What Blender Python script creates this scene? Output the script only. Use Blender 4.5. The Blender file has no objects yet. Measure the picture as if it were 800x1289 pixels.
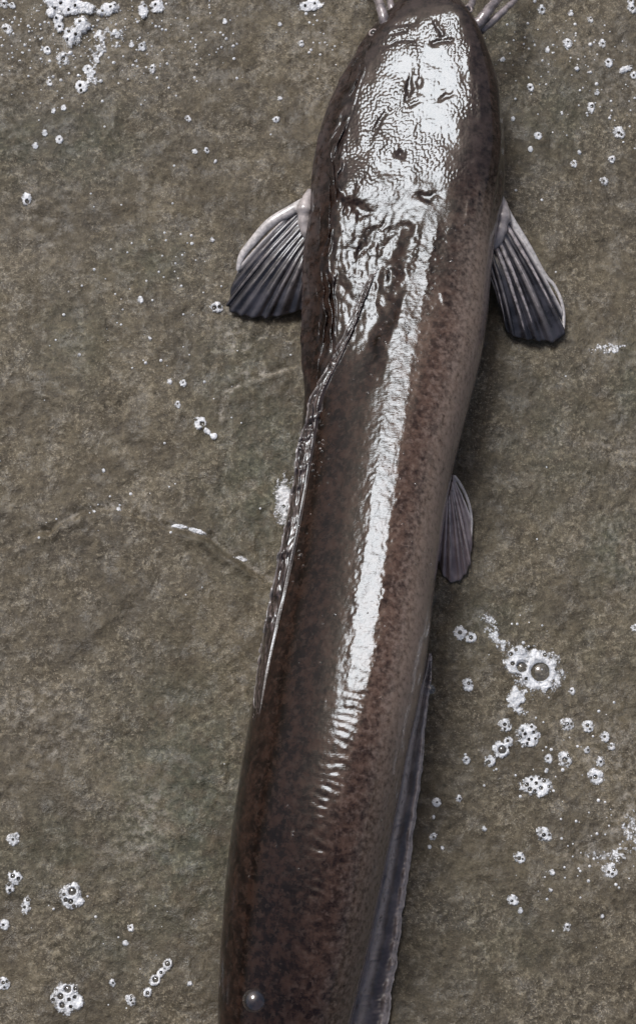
import bpy, math, random
import numpy as np
from math import radians as R

random.seed(7)
rng = np.random.default_rng(11)
S = bpy.context.scene
COL = S.collection

# ------------------------------------------------------------------ camera
TILT, DIST, VFOV = R(14), 0.87, R(34)
W_PX, H_PX = 800.0, 1289.0                    # the photograph's own pixel grid
cam_d = bpy.data.cameras.new('camera')
cam = bpy.data.objects.new('camera', cam_d); COL.objects.link(cam)
cam.location = (0, -DIST*math.sin(TILT), DIST*math.cos(TILT))
cam.rotation_euler = (TILT, 0, 0)
cam_d.sensor_fit = 'VERTICAL'; cam_d.angle = VFOV
cam_d.clip_start = 0.01; cam_d.clip_end = 200
S.camera = cam
S.render.resolution_x, S.render.resolution_y = 635, 1024

# ------------------------------------------------------------------ sky, sun, exposure
SUN_ZEN, SUN_AZ = R(34), R(-35)               # from straight up, towards +Y and to -X
world = bpy.data.worlds.new('World'); S.world = world; world.use_nodes = True
wn = world.node_tree.nodes; wl = world.node_tree.links
sky = wn.new('ShaderNodeTexSky'); sky.sky_type = 'NISHITA'; sky.sun_disc = False
sky.sun_elevation = math.pi/2 - SUN_ZEN; sky.sun_rotation = SUN_AZ
sky.air_density = 1.0; sky.dust_density = 8.0; sky.ozone_density = 1.0
wl.new(sky.outputs[0], wn['Background'].inputs[0]); wn['Background'].inputs[1].default_value = 0.06
sun_d = bpy.data.lights.new('sun', 'SUN'); sun_d.energy = 1.5; sun_d.angle = R(20); sun_d.color = (0.84, 0.92, 1.0)
sun = bpy.data.objects.new('sun', sun_d); COL.objects.link(sun)
sdir = np.array([math.sin(SUN_ZEN)*math.sin(SUN_AZ), math.sin(SUN_ZEN)*math.cos(SUN_AZ), math.cos(SUN_ZEN)])
from mathutils import Vector
sun.rotation_euler = Vector(-sdir).to_track_quat('-Z', 'Y').to_euler()
sun.location = (0, 0, 3)
S.view_settings.view_transform = 'Standard'; S.view_settings.look = 'None'
S.view_settings.gamma = 1; S.view_settings.use_curve_mapping = False
S.view_settings.exposure = 0.75

# ------------------------------------------------------------------ survey: photograph pixels <-> metres on a level plane
FPX = (H_PX/2)/math.tan(VFOV/2)
CP = np.array(cam.location); ct, st = math.cos(TILT), math.sin(TILT)
def at(px, py, z=0.0):
    px, py, z = np.broadcast_arrays(np.asarray(px, float), np.asarray(py, float), np.asarray(z, float))
    a = (px-W_PX/2)/FPX; b = (H_PX/2-py)/FPX
    dx, dy, dz = a, b*ct+st, b*st-ct
    k = (z-CP[2])/dz
    return np.stack([CP[0]+k*dx, CP[1]+k*dy, z], -1)
MM = DIST/FPX                                  # metres per pixel at the middle of the ground

# ------------------------------------------------------------------ numpy noise
def _h(ix, iy, s):
    n = (ix.astype(np.int64)*374761393 + iy.astype(np.int64)*668265263 + s*1274126177) & 0xffffffff
    n = ((n ^ (n >> 13))*1274126177) & 0xffffffff
    n = (n ^ (n >> 16)) & 0xffffffff
    return n/4294967295.0
def vn(x, y, s=0):
    ix, iy = np.floor(x), np.floor(y); fx, fy = x-ix, y-iy
    fx = fx*fx*fx*(fx*(fx*6-15)+10); fy = fy*fy*fy*(fy*(fy*6-15)+10)
    a, b, c, d = _h(ix, iy, s), _h(ix+1, iy, s), _h(ix, iy+1, s), _h(ix+1, iy+1, s)
    return (a+(b-a)*fx)*(1-fy)+(c+(d-c)*fx)*fy*1.0 - 0.5
def fbm(x, y, s=0, o=4, g=.5):
    r = 0; a = 1.0
    for i in range(o):
        r = r+a*vn(x+17.3*i, y-9.1*i, s+i); x, y, a = x*2.03, y*2.03, a*g
    return r
def worley(x, y, s=0):
    ix, iy = np.floor(x), np.floor(y)
    f1 = np.full(np.shape(x), 9.0); f2 = f1.copy()
    for i in (-1, 0, 1):
        for j in (-1, 0, 1):
            cx, cy = ix+i, iy+j
            d = np.hypot(cx+.1+.8*_h(cx, cy, s)-x, cy+.1+.8*_h(cx, cy, s+5)-y)
            f2 = np.minimum(f2, np.maximum(f1, d)); f1 = np.minimum(f1, d)
    return f1, f2
def smooth(a, b, x):
    t = np.clip((x-a)/(b-a), 0, 1); return t*t*(3-2*t)
def seg_dist(x, y, pts):
    """distance to a polyline, the side it lies on (+/-) and the position along it 0..1"""
    best = np.full(np.shape(x), 1e9); side = np.zeros(np.shape(x)); along = np.zeros(np.shape(x)); n = len(pts)-1
    for i in range(n):
        (x0, y0), (x1, y1) = pts[i], pts[i+1]
        dx, dy = x1-x0, y1-y0; L = dx*dx+dy*dy
        t = np.clip(((x-x0)*dx+(y-y0)*dy)/L, 0, 1)
        d = np.hypot(x-x0-t*dx, y-y0-t*dy); m = d < best
        best = np.where(m, d, best); side = np.where(m, np.sign((x-x0)*dy-(y-y0)*dx), side); along = np.where(m, (i+t)/n, along)
    return best, side, along

# ------------------------------------------------------------------ mesh helpers
def mesh(name, V, F, mat=None, attrs=None, uv=None, smooth_=True):
    V = np.asarray(V, np.float32).reshape(-1, 3)
    me = bpy.data.meshes.new(name)
    F = np.asarray(F, np.int32); k = F.shape[1]
    me.vertices.add(len(V)); me.vertices.foreach_set('co', V.ravel())
    me.loops.add(F.size); me.loops.foreach_set('vertex_index', F.ravel())
    me.polygons.add(len(F)); me.polygons.foreach_set('loop_start', np.arange(0, F.size, k, dtype=np.int32))
    me.update(calc_edges=True)
    me.polygons.foreach_set('use_smooth', np.full(len(F), smooth_))
    for kk, vv in (attrs or {}).items():
        a = me.attributes.new(kk, 'FLOAT', 'POINT'); a.data.foreach_set('value', np.asarray(vv, np.float32).ravel())
    if uv is not None:
        l = me.uv_layers.new(name='UVMap'); l.data.foreach_set('uv', np.asarray(uv, np.float32).reshape(-1, 2)[F.ravel()].ravel())
    if mat: me.materials.append(mat)
    me.validate()
    return me
def link(name, me, parent=None, loc=(0, 0, 0), **props):
    o = bpy.data.objects.new(name, me); COL.objects.link(o); o.location = loc
    if parent: o.parent = parent
    for k, v in props.items():
        if v: o[k] = v
    return o
def grid_faces(n, m, wrap=False):
    i = np.arange(n-1)[:, None]; j = np.arange(m if wrap else m-1)[None, :]
    j2 = (j+1) % m
    return np.stack([i*m+j, i*m+j2, (i+1)*m+j2, (i+1)*m+j], -1).reshape(-1, 4)
def tube(path, rad, n=8, flat=1.0):
    path = np.asarray(path, float); rad = np.broadcast_to(rad, len(path))
    T = np.gradient(path, axis=0); T /= np.linalg.norm(T, axis=1)[:, None]+1e-12
    up = np.array([0, 0, 1.0]); B = np.cross(T, up); B /= np.linalg.norm(B, axis=1)[:, None]+1e-12; N = np.cross(B, T)
    a = np.linspace(0, 2*np.pi, n, endpoint=False)
    V = path[:, None]+rad[:, None, None]*(np.cos(a)[None, :, None]*B[:, None]+flat*np.sin(a)[None, :, None]*N[:, None])
    m = len(path)
    V = V.reshape(-1, 3); F = grid_faces(m, n, True)
    V = np.vstack([V, path[:1], path[-1:]])
    c0, c1 = m*n, m*n+1
    caps = [[c0, (j+1) % n, j, j] for j in range(n)]+[[c1, (m-1)*n+j, (m-1)*n+(j+1) % n, (m-1)*n+(j+1) % n] for j in range(n)]
    return V, F, caps
def tube_mesh(name, path, rad, mat, n=8, flat=1.0):
    path = np.asarray(path, float); rad = np.broadcast_to(rad, len(path)).copy()
    # rounded closed ends instead of caps
    rad[0] *= .05; rad[-1] *= .05
    V, F, _ = tube(path, rad, n, flat)
    return mesh(name, V[:len(path)*n], F, mat)
def spline(pts, n):
    """smooth (Catmull-Rom) resampling of a polyline"""
    P = np.asarray(pts, float); P = np.vstack([2*P[0]-P[1], P, 2*P[-1]-P[-2]]); k = len(P)-3
    u = np.linspace(0, k-1e-9, n); i = u.astype(int); t = (u-i)[:, None]
    a, b, c, d = P[i], P[i+1], P[i+2], P[i+3]
    return .5*(2*b+(c-a)*t+(2*a-5*b+4*c-d)*t*t+(3*b-a-3*c+d)*t**3)

# ------------------------------------------------------------------ node helper
class NT:
    def __init__(s, name):
        s.m = bpy.data.materials.new(name); s.m.use_nodes = True
        s.t = s.m.node_tree; s.b = s.t.nodes['Principled BSDF']; s.out = s.t.nodes['Material Output']
    def n(s, typ, props=None, **ins):
        nd = s.t.nodes.new('ShaderNode'+typ)
        for k, v in (props or {}).items(): setattr(nd, k, v)
        for k, v in ins.items():
            i = nd.inputs[int(k[1:])] if k[0] == 'i' and k[1:].isdigit() else nd.inputs[k.replace('_', ' ')]
            s.put(i, v)
        return nd
    def put(s, i, v):
        if isinstance(v, bpy.types.NodeSocket): s.t.links.new(v, i)
        elif isinstance(v, bpy.types.Node): s.t.links.new(v.outputs[0], i)
        else:
            if isinstance(v, (tuple, list)) and len(v) == 3 and i.type == 'RGBA': v = (*v, 1)
            i.default_value = v
    def set(s, **k):
        for a, v in k.items(): s.put(s.b.inputs[a.replace('_', ' ')], v)
    def attr(s, name): return s.n('Attribute', {'attribute_name': name}).outputs['Fac']
    def math(s, op, a, b=0.0, clamp=False): return s.n('Math', {'operation': op, 'use_clamp': clamp}, i0=a, i1=b).outputs[0]
    def rng(s, v, a, b, c=0.0, d=1.0): return s.n('MapRange', {'interpolation_type': 'SMOOTHSTEP'}, i0=v, i1=a, i2=b, i3=c, i4=d).outputs[0]
    def mix(s, f, a, b):
        nd = s.n('Mix', {'data_type': 'RGBA'}); s.put(nd.inputs[0], f); s.put(nd.inputs[6], a); s.put(nd.inputs[7], b); return nd.outputs[2]
    def noise(s, vec, scale, detail=4, rough=.55, dist=0.0):
        return s.n('TexNoise', None, Vector=vec, Scale=scale, Detail=detail, Roughness=rough, Distortion=dist).outputs['Fac']
    def vor(s, vec, scale, feat='F1'):
        return s.n('TexVoronoi', {'feature': feat}, Vector=vec, Scale=scale).outputs['Distance']
    def bump(s, h, dist, strength=1.0, normal=None):
        nd = s.n('Bump', None, Strength=strength, Distance=dist, Height=h)
        if normal is not None: s.put(nd.inputs['Normal'], normal)
        return nd.outputs[0]
    def coord(s, scale=None, kind='Object'):
        c = s.n('TexCoord').outputs[kind]
        if scale is None: return c
        return s.n('Mapping', None, Vector=c, Scale=scale).outputs[0]

# ================================================================== MATERIALS
def mat_concrete():
    t = NT('wet_concrete'); c = t.coord()
    big = t.noise(c, 7, 5, .62); mid = t.noise(c, 48, 5, .65); lump = t.noise(c, 150, 4, .62); fine = t.noise(c, 360, 4, .7); grit = t.noise(c, 1000, 3, .7)
    patch = t.rng(t.noise(c, 26, 4, .65), .36, .64)
    worm = t.math('ABSOLUTE', t.math('SUBTRACT', t.noise(c, 170, 4, .6), .5))
    col = t.mix(t.rng(mid, .38, .62), (0.0632, 0.0484, 0.0288), (0.1040, 0.0831, 0.0514))
    col = t.mix(t.rng(big, .4, .6, .7, 0), col, (0.0501, 0.0390, 0.0241))
    col = t.mix(t.math('MULTIPLY', t.rng(lump, .5, .66), .45), col, (0.1393, 0.1125, 0.0732))
    col = t.mix(t.math('MULTIPLY', t.rng(lump, .47, .36), .4), col, (0.0390, 0.0294, 0.0186))
    col = t.mix(t.math('MULTIPLY', t.rng(worm, .03, .0), t.math('MULTIPLY', patch, .35)), col, (0.2415, 0.2024, 0.1417))
    col = t.mix(t.math('MULTIPLY', t.rng(fine, .52, .66), t.rng(patch, 0, 1, .18, .75)), col, (0.2233, 0.1855, 0.1266))
    col = t.mix(t.rng(fine, .47, .34, 0, .65), col, (0.0335, 0.0251, 0.0163))
    col = t.mix(t.math('MULTIPLY', t.rng(grit, .56, .7), t.rng(patch, 0, 1, .22, .8)), col, (0.3259, 0.2755, 0.2024))
    al = t.math('MULTIPLY', t.attr('algae'), t.rng(t.noise(c, 70, 5, .7), .3, .62))
    col = t.mix(t.math('MULTIPLY', al, .7, True), col, t.mix(t.rng(fine, .4, .7), (0.0294, 0.0368, 0.0234), (0.0929, 0.0994, 0.0623)))
    rs = t.math('MULTIPLY', t.attr('residue_lip_light'), t.rng(t.noise(c, 230, 5, .75), .44, .68))
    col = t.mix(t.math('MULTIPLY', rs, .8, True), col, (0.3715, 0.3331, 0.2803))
    wetn = t.noise(c, 38, 4, .6)
    t.set(Base_Color=col, Roughness=t.rng(wetn, .35, .68, .46, .72), IOR=1.42)
    h = t.math('ADD', t.math('ADD', t.math('MULTIPLY', fine, .8), t.math('MULTIPLY', lump, 1.2)), t.math('MULTIPLY', grit, .6))
    nb = t.bump(h, .0011, .9)
    t.set(Normal=nb, Coat_Normal=t.bump(h, .0008, .8), Coat_Weight=t.rng(t.noise(c, 90, 4, .65), .47, .62, .0, .75), Coat_Roughness=.13, Coat_IOR=1.33)
    return t.m

def mat_skin():
    t = NT('wet_catfish_skin'); uv = t.coord(kind='UV'); ob = t.coord()
    belly, red, skull, pale = t.attr('belly'), t.attr('red'), t.attr('skull'), t.attr('pale')
    mott = t.noise(ob, 150, 6, .72); blot = t.noise(ob, 380, 4, .62); spk = t.noise(ob, 700, 2, .6)
    col = t.mix(t.rng(mott, .4, .64), (.005, .0028, .0022), (.026, .0135, .0095))
    redc = t.mix(t.rng(mott, .36, .64), (.017, .0080, .0056), (.08, .047, .034))
    col = t.mix(red, col, redc)
    col = t.mix(t.math('MULTIPLY', t.rng(blot, .5, .68), .6), col, t.mix(red, (.034, .022, .0175), (.13, .088, .072)))
    col = t.mix(t.math('MULTIPLY', t.rng(blot, .45, .3), .6), col, (.008, .005, .005))
    bf = t.math('MULTIPLY', belly, t.rng(t.math('ADD', blot, t.math('MULTIPLY', belly, .5)), .3, .85), True)
    col = t.mix(bf, col, (.5, .385, .315))
    col = t.mix(t.math('MULTIPLY', skull, t.rng(mott, .3, .7, .1, .55)), col, (.05, .04, .038))
    col = t.mix(t.math('MULTIPLY', pale, t.rng(t.noise(ob, 160, 4, .7), .35, .6)), col, (.30, .25, .25))
    t.set(Base_Color=col, Roughness=.45, IOR=1.4, Specular_IOR_Level=.0)
    # slime coat: fine wrinkles across the body, and beaded bone on the skull
    strv = t.n('Mapping', None, Vector=uv, Scale=(420, 1500, 1)).outputs[0]
    str1 = t.n('TexNoise', None, Vector=strv, Scale=1.0, Detail=3, Roughness=.6).outputs['Fac']
    fine = t.noise(uv, 800, 3, .6)
    h = t.math('MULTIPLY', t.math('ADD', t.math('MULTIPLY', str1, .7), t.math('MULTIPLY', fine, .5)), t.math('SUBTRACT', 1.0, t.math('MULTIPLY', skull, .7)))
    nb = t.bump(h, .00010, .8)
    t.set(Normal=nb)
    t.set(Coat_Weight=1.0, Coat_Roughness=.06, Coat_IOR=1.37, Coat_Normal=nb)
    return t.m

def mat_fin(name, dark, light, rib=(.3, .27, .27), rough=.3):
    t = NT(name); ob = t.coord()
    ray, edge = t.attr('ray'), t.attr('edge')
    n = t.noise(ob, 320, 4, .65); n2 = t.noise(ob, 90, 3, .6)
    col = t.mix(t.rng(n2, .35, .7), dark, light)
    col = t.mix(t.math('MULTIPLY', ray, t.rng(n, .2, .55)), col, rib)
    col = t.mix(t.math('MULTIPLY', edge, t.rng(n, .2, .5)), col, (.5, .46, .45))
    t.set(Base_Color=col, Roughness=rough, IOR=1.42, Coat_Weight=.8, Coat_Roughness=.15, Coat_IOR=1.38)
    t.set(Normal=t.bump(n, .0003, .7))
    return t.m

def mat_plain(name, col, rough=.3, coat=.8, var=.3, scale=400, bump=.0002, spec=None):
    t = NT(name); ob = t.coord(); n = t.noise(ob, scale, 4, .6)
    d = tuple(x*(1-var) for x in col); l = tuple(min(1, x*(1+var)) for x in col)
    t.set(Base_Color=t.mix(t.rng(n, .3, .7), d, l), Roughness=rough, Coat_Weight=coat, Coat_Roughness=.12, Coat_IOR=1.38)
    t.set(Normal=t.bump(n, bump, .6))
    return t.m

def mat_foam():
    t = NT('white_foam'); ob = t.coord()
    thin = t.attr('thin')
    f1 = t.vor(ob, 900); cells = t.rng(f1, .1, .62)
    n = t.noise(ob, 260, 4, .65)
    col = t.mix(t.rng(n, .3, .7), (.5, .5, .51), (.76, .76, .77))
    t.set(Base_Color=col, Roughness=.35, IOR=1.33, Subsurface_Weight=.35, Subsurface_Radius=(.002, .002, .002), Subsurface_Scale=1.0)
    t.set(Normal=t.bump(f1, .0004, .8))
    tr = t.n('BsdfTransparent')
    # foam thins to a lacy film: the film's own holes let the ground through
    a = t.math('ADD', thin, t.math('MULTIPLY', t.math('SUBTRACT', n, .5), 1.3))
    a = t.rng(t.math('SUBTRACT', a, t.math('MULTIPLY', cells, .35)), -.12, .55, 0, .97)
    mx = t.n('MixShader', None, i0=a, i1=tr, i2=t.b)
    t.t.links.new(mx.outputs[0], t.out.inputs[0])
    return t.m

def mat_film():
    t = NT('bubble_film'); t.t.nodes.remove(t.b)
    lw = t.n('LayerWeight', None, Blend=.35).outputs['Facing']
    f = t.math('ADD', t.math('MULTIPLY', t.math('POWER', lw, 2.2), .95), .09)
    gl = t.n('BsdfGlossy', None, Color=(.95, .96, 1, 1), Roughness=.05)
    tr = t.n('BsdfTransparent', None, Color=(.93, .94, .95, 1))
    mx = t.n('MixShader', None, i0=f, i1=tr, i2=gl); t.t.links.new(mx.outputs[0], t.out.inputs[0])
    return t.m

def mat_water():
    t = NT('water_drop')
    t.set(Base_Color=(1, 1, 1, 1), Roughness=.03, IOR=1.33, Transmission_Weight=1.0)
    return t.m

M_CON, M_SKIN, M_FOAM, M_FILM, M_WATER = mat_concrete(), mat_skin(), mat_foam(), mat_film(), mat_water()
M_PEC = mat_fin('pectoral_fin_skin', (.012, .011, .013), (.045, .042, .05), (.17, .15, .15), .22)
M_PEL = mat_fin('pelvic_fin_skin', (.13, .10, .105), (.27, .22, .22), (.42, .36, .36))
M_DOR = mat_fin('dorsal_fin_skin', (.010, .0065, .006), (.030, .020, .017), (.11, .08, .074), .22)
M_ANA = mat_fin('anal_fin_skin', (.062, .050, .052), (.15, .122, .12), (.65, .56, .52), .22)
M_RAY = mat_plain('fin_ray_skin', (.24, .21, .21), .25, 1.0, .6, 250)
M_RAYD = mat_plain('dark_fin_ray_skin', (.075, .068, .07), .25, 1.0, .7, 250)
M_SPINE = mat_plain('pale_spine_skin', (.42, .39, .38), .3)
M_BARB = mat_plain('barbel_skin', (.2, .17, .17), .25, 1.0, .5, 200)
M_EYE = mat_plain('eye_ball', (.02, .018, .017), .1, 1.0)
M_EYERING = mat_plain('eye_ring_skin', (.22, .18, .17), .3)
M_WHITESKIN = mat_plain('pale_shoulder_skin', (.34, .30, .29), .3, .9, .25, 300, .0004)

# ================================================================== GROUND
def w2(pts): return [tuple(at(x, y, 0)[:2]) for x, y in pts]
CRACKS = [  # polyline, width (m), depth, lip
    (w2([(60, 668), (100, 643), (150, 636), (190, 655), (218, 664), (262, 676), (300, 704), (345, 735), (380, 770)]), .0022, .0014, .0014),
    (w2([(278, 525), (281, 495), (310, 478), (352, 466), (385, 455)]), .0016, .0009, .0007),
    (w2([(0, 690), (40, 675), (62, 668)]), .002, .0012, .0008),
    (w2([(640, 40), (700, 150), (690, 190), (735, 230)]), .003, .0006, .0003),
]
def gz(x, y):
    z = .0022*fbm(x*14, y*14, 3, 3) + .0015*fbm(x*75, y*75, 21, 3, .55) + .0006*fbm(x*300, y*300, 31, 3, .6)
    lace = 1-np.abs(vn(x*330+fbm(x*120, y*120, 71, 2)*2, y*330, 41))*4
    z = z + .00008*np.maximum(lace, 0)
    for pts, w, dp, lip in CRACKS:
        jx = .0016*vn(x*160, y*160, 55); jy = .0016*vn(x*160, y*160, 56)
        d, sd, al = seg_dist(x+jx, y+jy, pts)
        z = z - dp*np.exp(-(d/w)**2) + lip*np.exp(-((d-1.6*w)/(1.4*w))**2)*(sd > 0)*(.4+1.2*np.clip(.5+vn(al*9, al*0, 57)*1.6, 0, 1))
    # the slab's shallow runnel beside the fish
    return z
GX = np.concatenate([-.215-np.geomspace(.002, 2.4, 26)[::-1], np.arange(-.215, .2151, .0009), .215+np.geomspace(.002, 2.4, 26)])
GY = np.concatenate([-.285-np.geomspace(.002, 2.4, 26)[::-1], np.arange(-.285, .3301, .0009), .33+np.geomspace(.002, 2.4, 26)])
gx, gy = np.meshgrid(GX, GY)
ALG = [(230, 1010, 90, 150, 1), (330, 600, 70, 120, .9), (190, 330, 60, 40, .6), (90, 430, 60, 70, .5), (110, 180, 70, 60, .7), (60, 1070, 70, 50, .6),
       (700, 560, 80, 120, .35), (770, 690, 40, 60, .8), (700, 140, 60, 70, .55), (640, 40, 40, 40, .5), (790, 480, 30, 60, .7), (620, 780, 60, 40, .5), (300, 480, 60, 80, .6),
       (20, 180, 40, 60, .7), (150, 1180, 60, 50, .5), (760, 820, 60, 60, .3), (650, 1180, 80, 60, .3)]
RES = [(765, 438, 26, 12, 1), (790, 1040, 26, 50, 1), (745, 1080, 36, 30, .7), (30, 890, 60, 26, .65), (75, 930, 50, 40, .5), (185, 1030, 26, 50, .75), (170, 1070, 30, 30, .5),
       (290, 410, 22, 40, .7), (300, 440, 18, 10, .9), (770, 560, 50, 22, .5), (740, 70, 50, 40, .5), (795, 110, 18, 30, .8), (40, 250, 10, 30, .8), (250, 20, 60, 26, .5),
       (770, 120, 30, 20, .6), (760, 950, 60, 60, .55), (100, 60, 110, 70, .5), (400, 60, 40, 60, .4), (600, 780, 22, 18, .6), (20, 90, 50, 60, .4),
       (282, 505, 7, 26, 1), (330, 470, 40, 7, .8), (150, 637, 50, 7, .7), (90, 650, 30, 7, .6), (780, 700, 40, 60, .4), (210, 60, 60, 50, .45), (60, 300, 40, 60, .3)]
def spots(x, y, L):
    f = np.zeros(np.shape(x)); k = 1
    for px, py, rx, ry, a in L:
        c = at(px, py)
        f = np.maximum(f, a*np.exp(-((x-c[0])/(rx*MM))**2-((y-c[1])/(ry*MM))**2))
    return f
gzz = gz(gx, gy)
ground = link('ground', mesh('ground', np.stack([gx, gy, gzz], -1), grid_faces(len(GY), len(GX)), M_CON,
              {'algae': spots(gx, gy, ALG), 'residue_lip_light': np.maximum(spots(gx, gy, RES), .85*np.exp(-(seg_dist(gx+.002*vn(gx*90, gy*90, 5), gy+.002*vn(gx*90, gy*90, 6), w2([(100, 640), (150, 633), (190, 651), (218, 661), (262, 672), (300, 699), (345, 731)]))[0]/.0019)**2)+1.0*np.exp(-(seg_dist(gx+.003*vn(gx*80, gy*80, 7), gy+.003*vn(gx*80, gy*80, 8), CRACKS[1][0])[0]/.0017)**2))}),  # residue, plus light caught on the long crack's lip put in as pale colour
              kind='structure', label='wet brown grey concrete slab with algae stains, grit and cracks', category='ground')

# ================================================================== CATFISH
# rows measured along the fish: y, left edge, right edge (photo pixels), height (m), height share of the widest line,
# crest position (-1 left .. 1 right), exponent left of the crest, exponent right of it
ROWS = np.array([
    (-3,   534, 540, 0.0200, .50, .10, 2.2, 2.2),
    (-1,   520, 556, 0.0270, .50, .10, 2.4, 2.4),
    (4,    507, 567, 0.0350, .50, .10, 2.8, 2.8),
    (14,   493, 577, 0.0412, .50, .10, 3.2, 3.2),
    (30,   477, 589, 0.0448, .48, 0.1, 3.6, 3.4),
    (48,   461, 598, 0.0461, .46, 0.14, 4.4, 5.0),
    (80,   440, 613, 0.0466, .45, 0.14, 4.4, 5.0),
    (121,  418, 626, 0.0468, .44, 0.14, 4.4, 5.0),
    (162,  403, 631, 0.0470, .42, 0.14, 4.4, 5.0),
    (204,  394, 634, 0.0474, .42, 0.15, 5.0, 4.2),
    (245,  390, 632, 0.0481, .42, 0.25, 5.4, 2.8),
    (300, 387, 623, 0.0496, .42, 0.45, 4.6, 2.2),
    (350, 385, 617, 0.0514, .42, 0.42, 3.4, 2.2),
    (400, 384, 613, 0.0536, .42, 0.38, 2.3, 2.15),
    (450, 384, 605, 0.0561, .42, 0.34, 1.9, 2.1),
    (500, 383, 593, 0.0588, .42, 0.31, 1.8, 2.1),
    (550, 378, 580, 0.0615, .42, 0.3, 1.8, 2.1),
    (600, 371, 568, 0.0643, .42, 0.29, 1.8, 2.1),
    (650, 362, 559, 0.0670, .42, 0.31, 1.8, 2.1),
    (700, 353, 552, 0.0696, .42, 0.33, 1.8, 2.1),
    (750, 344, 545, 0.0721, .42, 0.33, 1.8, 2.1),
    (800, 333, 540, 0.0746, .42, 0.36, 1.8, 2.1),
    (850, 323, 533, 0.0769, .42, 0.36, 1.8, 2.1),
    (900, 315, 523, 0.0788, .42, 0.34, 1.8, 2.1),
    (950, 306, 512, 0.0800, .42, 0.33, 1.8, 2.1),
    (1000, 298, 503, 0.0800, .42, 0.3, 1.85, 2.1),
    (1100, 285, 483, 0.0765, .42, 0.25, 1.9, 2.4),
    (1200, 277, 463, 0.0690, .42, 0.2, 2.0, 2.4),
    (1300, 274, 439, 0.0590, .43, .08, 2.4, 2.3),
    (1420, 277, 415, .044, .45, .05, 2.3, 2.2),
    (1550, 287, 383, .032, .47, 0, 2.2, 2.2),
    (1650, 298, 358, .022, .5, 0, 2.1, 2.1),
    (1720, 310, 345, .014, .5, 0, 2, 2),
    (1745, 322, 334, .008, .5, 0, 2, 2)], float)
def row(py):
    """smooth interpolation of the measured rows (monotone cubic)"""
    x = ROWS[:, 0]; py = np.asarray(py, float); out = []
    i = np.clip(np.searchsorted(x, py)-1, 0, len(x)-2); h = np.diff(x); t = np.clip((py-x[i])/h[i], 0, 1)
    for k in range(1, 8):
        y = ROWS[:, k]; d = np.diff(y)/h; m = np.zeros(len(x)); m[0], m[-1] = d[0], d[-1]
        for j in range(1, len(x)-1):
            m[j] = 0 if d[j-1]*d[j] <= 0 and k < 4 else (d[j-1]*h[j]+d[j]*h[j-1])/(h[j-1]+h[j])
        out.append((2*t**3-3*t**2+1)*y[i]+(t**3-2*t**2+t)*h[i]*m[i]+(-2*t**3+3*t**2)*y[i+1]+(t**3-t**2)*h[i]*m[i+1])
    return out
def section(py, t, lower=False):
    """a point of the body's skin for row py and position across t (-1..1)"""
    py, t = np.broadcast_arrays(np.asarray(py, float), np.asarray(t, float))
    L, Rr, h, zs, c, pl, pr = row(py)
    zm = h*zs
    P = at((L+Rr)/2+t*(Rr-L)/2, py, zm)
    q = np.where(t < c, (c-t)/(1+c), (t-c)/(1-c)); p = np.where(t < c, pl, pr)
    s = np.power(np.clip(1-np.clip(q, 0, 1)**p, 0, 1), 1/2.1)
    if lower:
        q2 = np.abs(t); s2 = np.power(np.clip(1-q2**3, 0, 1), 1/2.2)
        P[..., 2] = zm-(zm+.0012)*s2
    else:
        P[..., 2] = zm+(h-zm)*s*(1+t*np.interp(py, [0, 40, 220, 330, 500, 1300], [.1, .33, .33, .12, .06, .05]))
    return P
def t_of(px, py):
    L, Rr = row(py)[:2]; return (np.asarray(px, float)-(L+Rr)/2)/((Rr-L)/2)
def project(P):
    d = P-CP; xc = d[..., 0]; yc = d[..., 1]*ct+d[..., 2]*st; zc = -(d[..., 1]*st-d[..., 2]*ct) * -1
    depth = d[..., 1]*st - d[..., 2]*ct
    return W_PX/2+FPX*xc/depth, H_PX/2-FPX*yc/depth
def gnormals(G):
    a = np.gradient(G, axis=0); b = np.gradient(G, axis=1)
    n = np.cross(b, a); n /= np.linalg.norm(n, axis=-1)[..., None]+1e-15
    return n

PY = np.concatenate([-3+7*np.linspace(0, 1, 14)[:-1]**1.6, np.arange(4, 430, 1.15), np.arange(430, 1300, 2.0), np.arange(1300, 1746, 6.0)])
NT_ = 320; NB = 44
tt = -np.cos(np.linspace(0, np.pi, NT_)); tb = np.cos(np.linspace(0, np.pi, NB))[1:-1]
TOP = section(PY[:, None], tt[None, :]); BOT = section(PY[:, None], tb[None, :], True)

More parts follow.
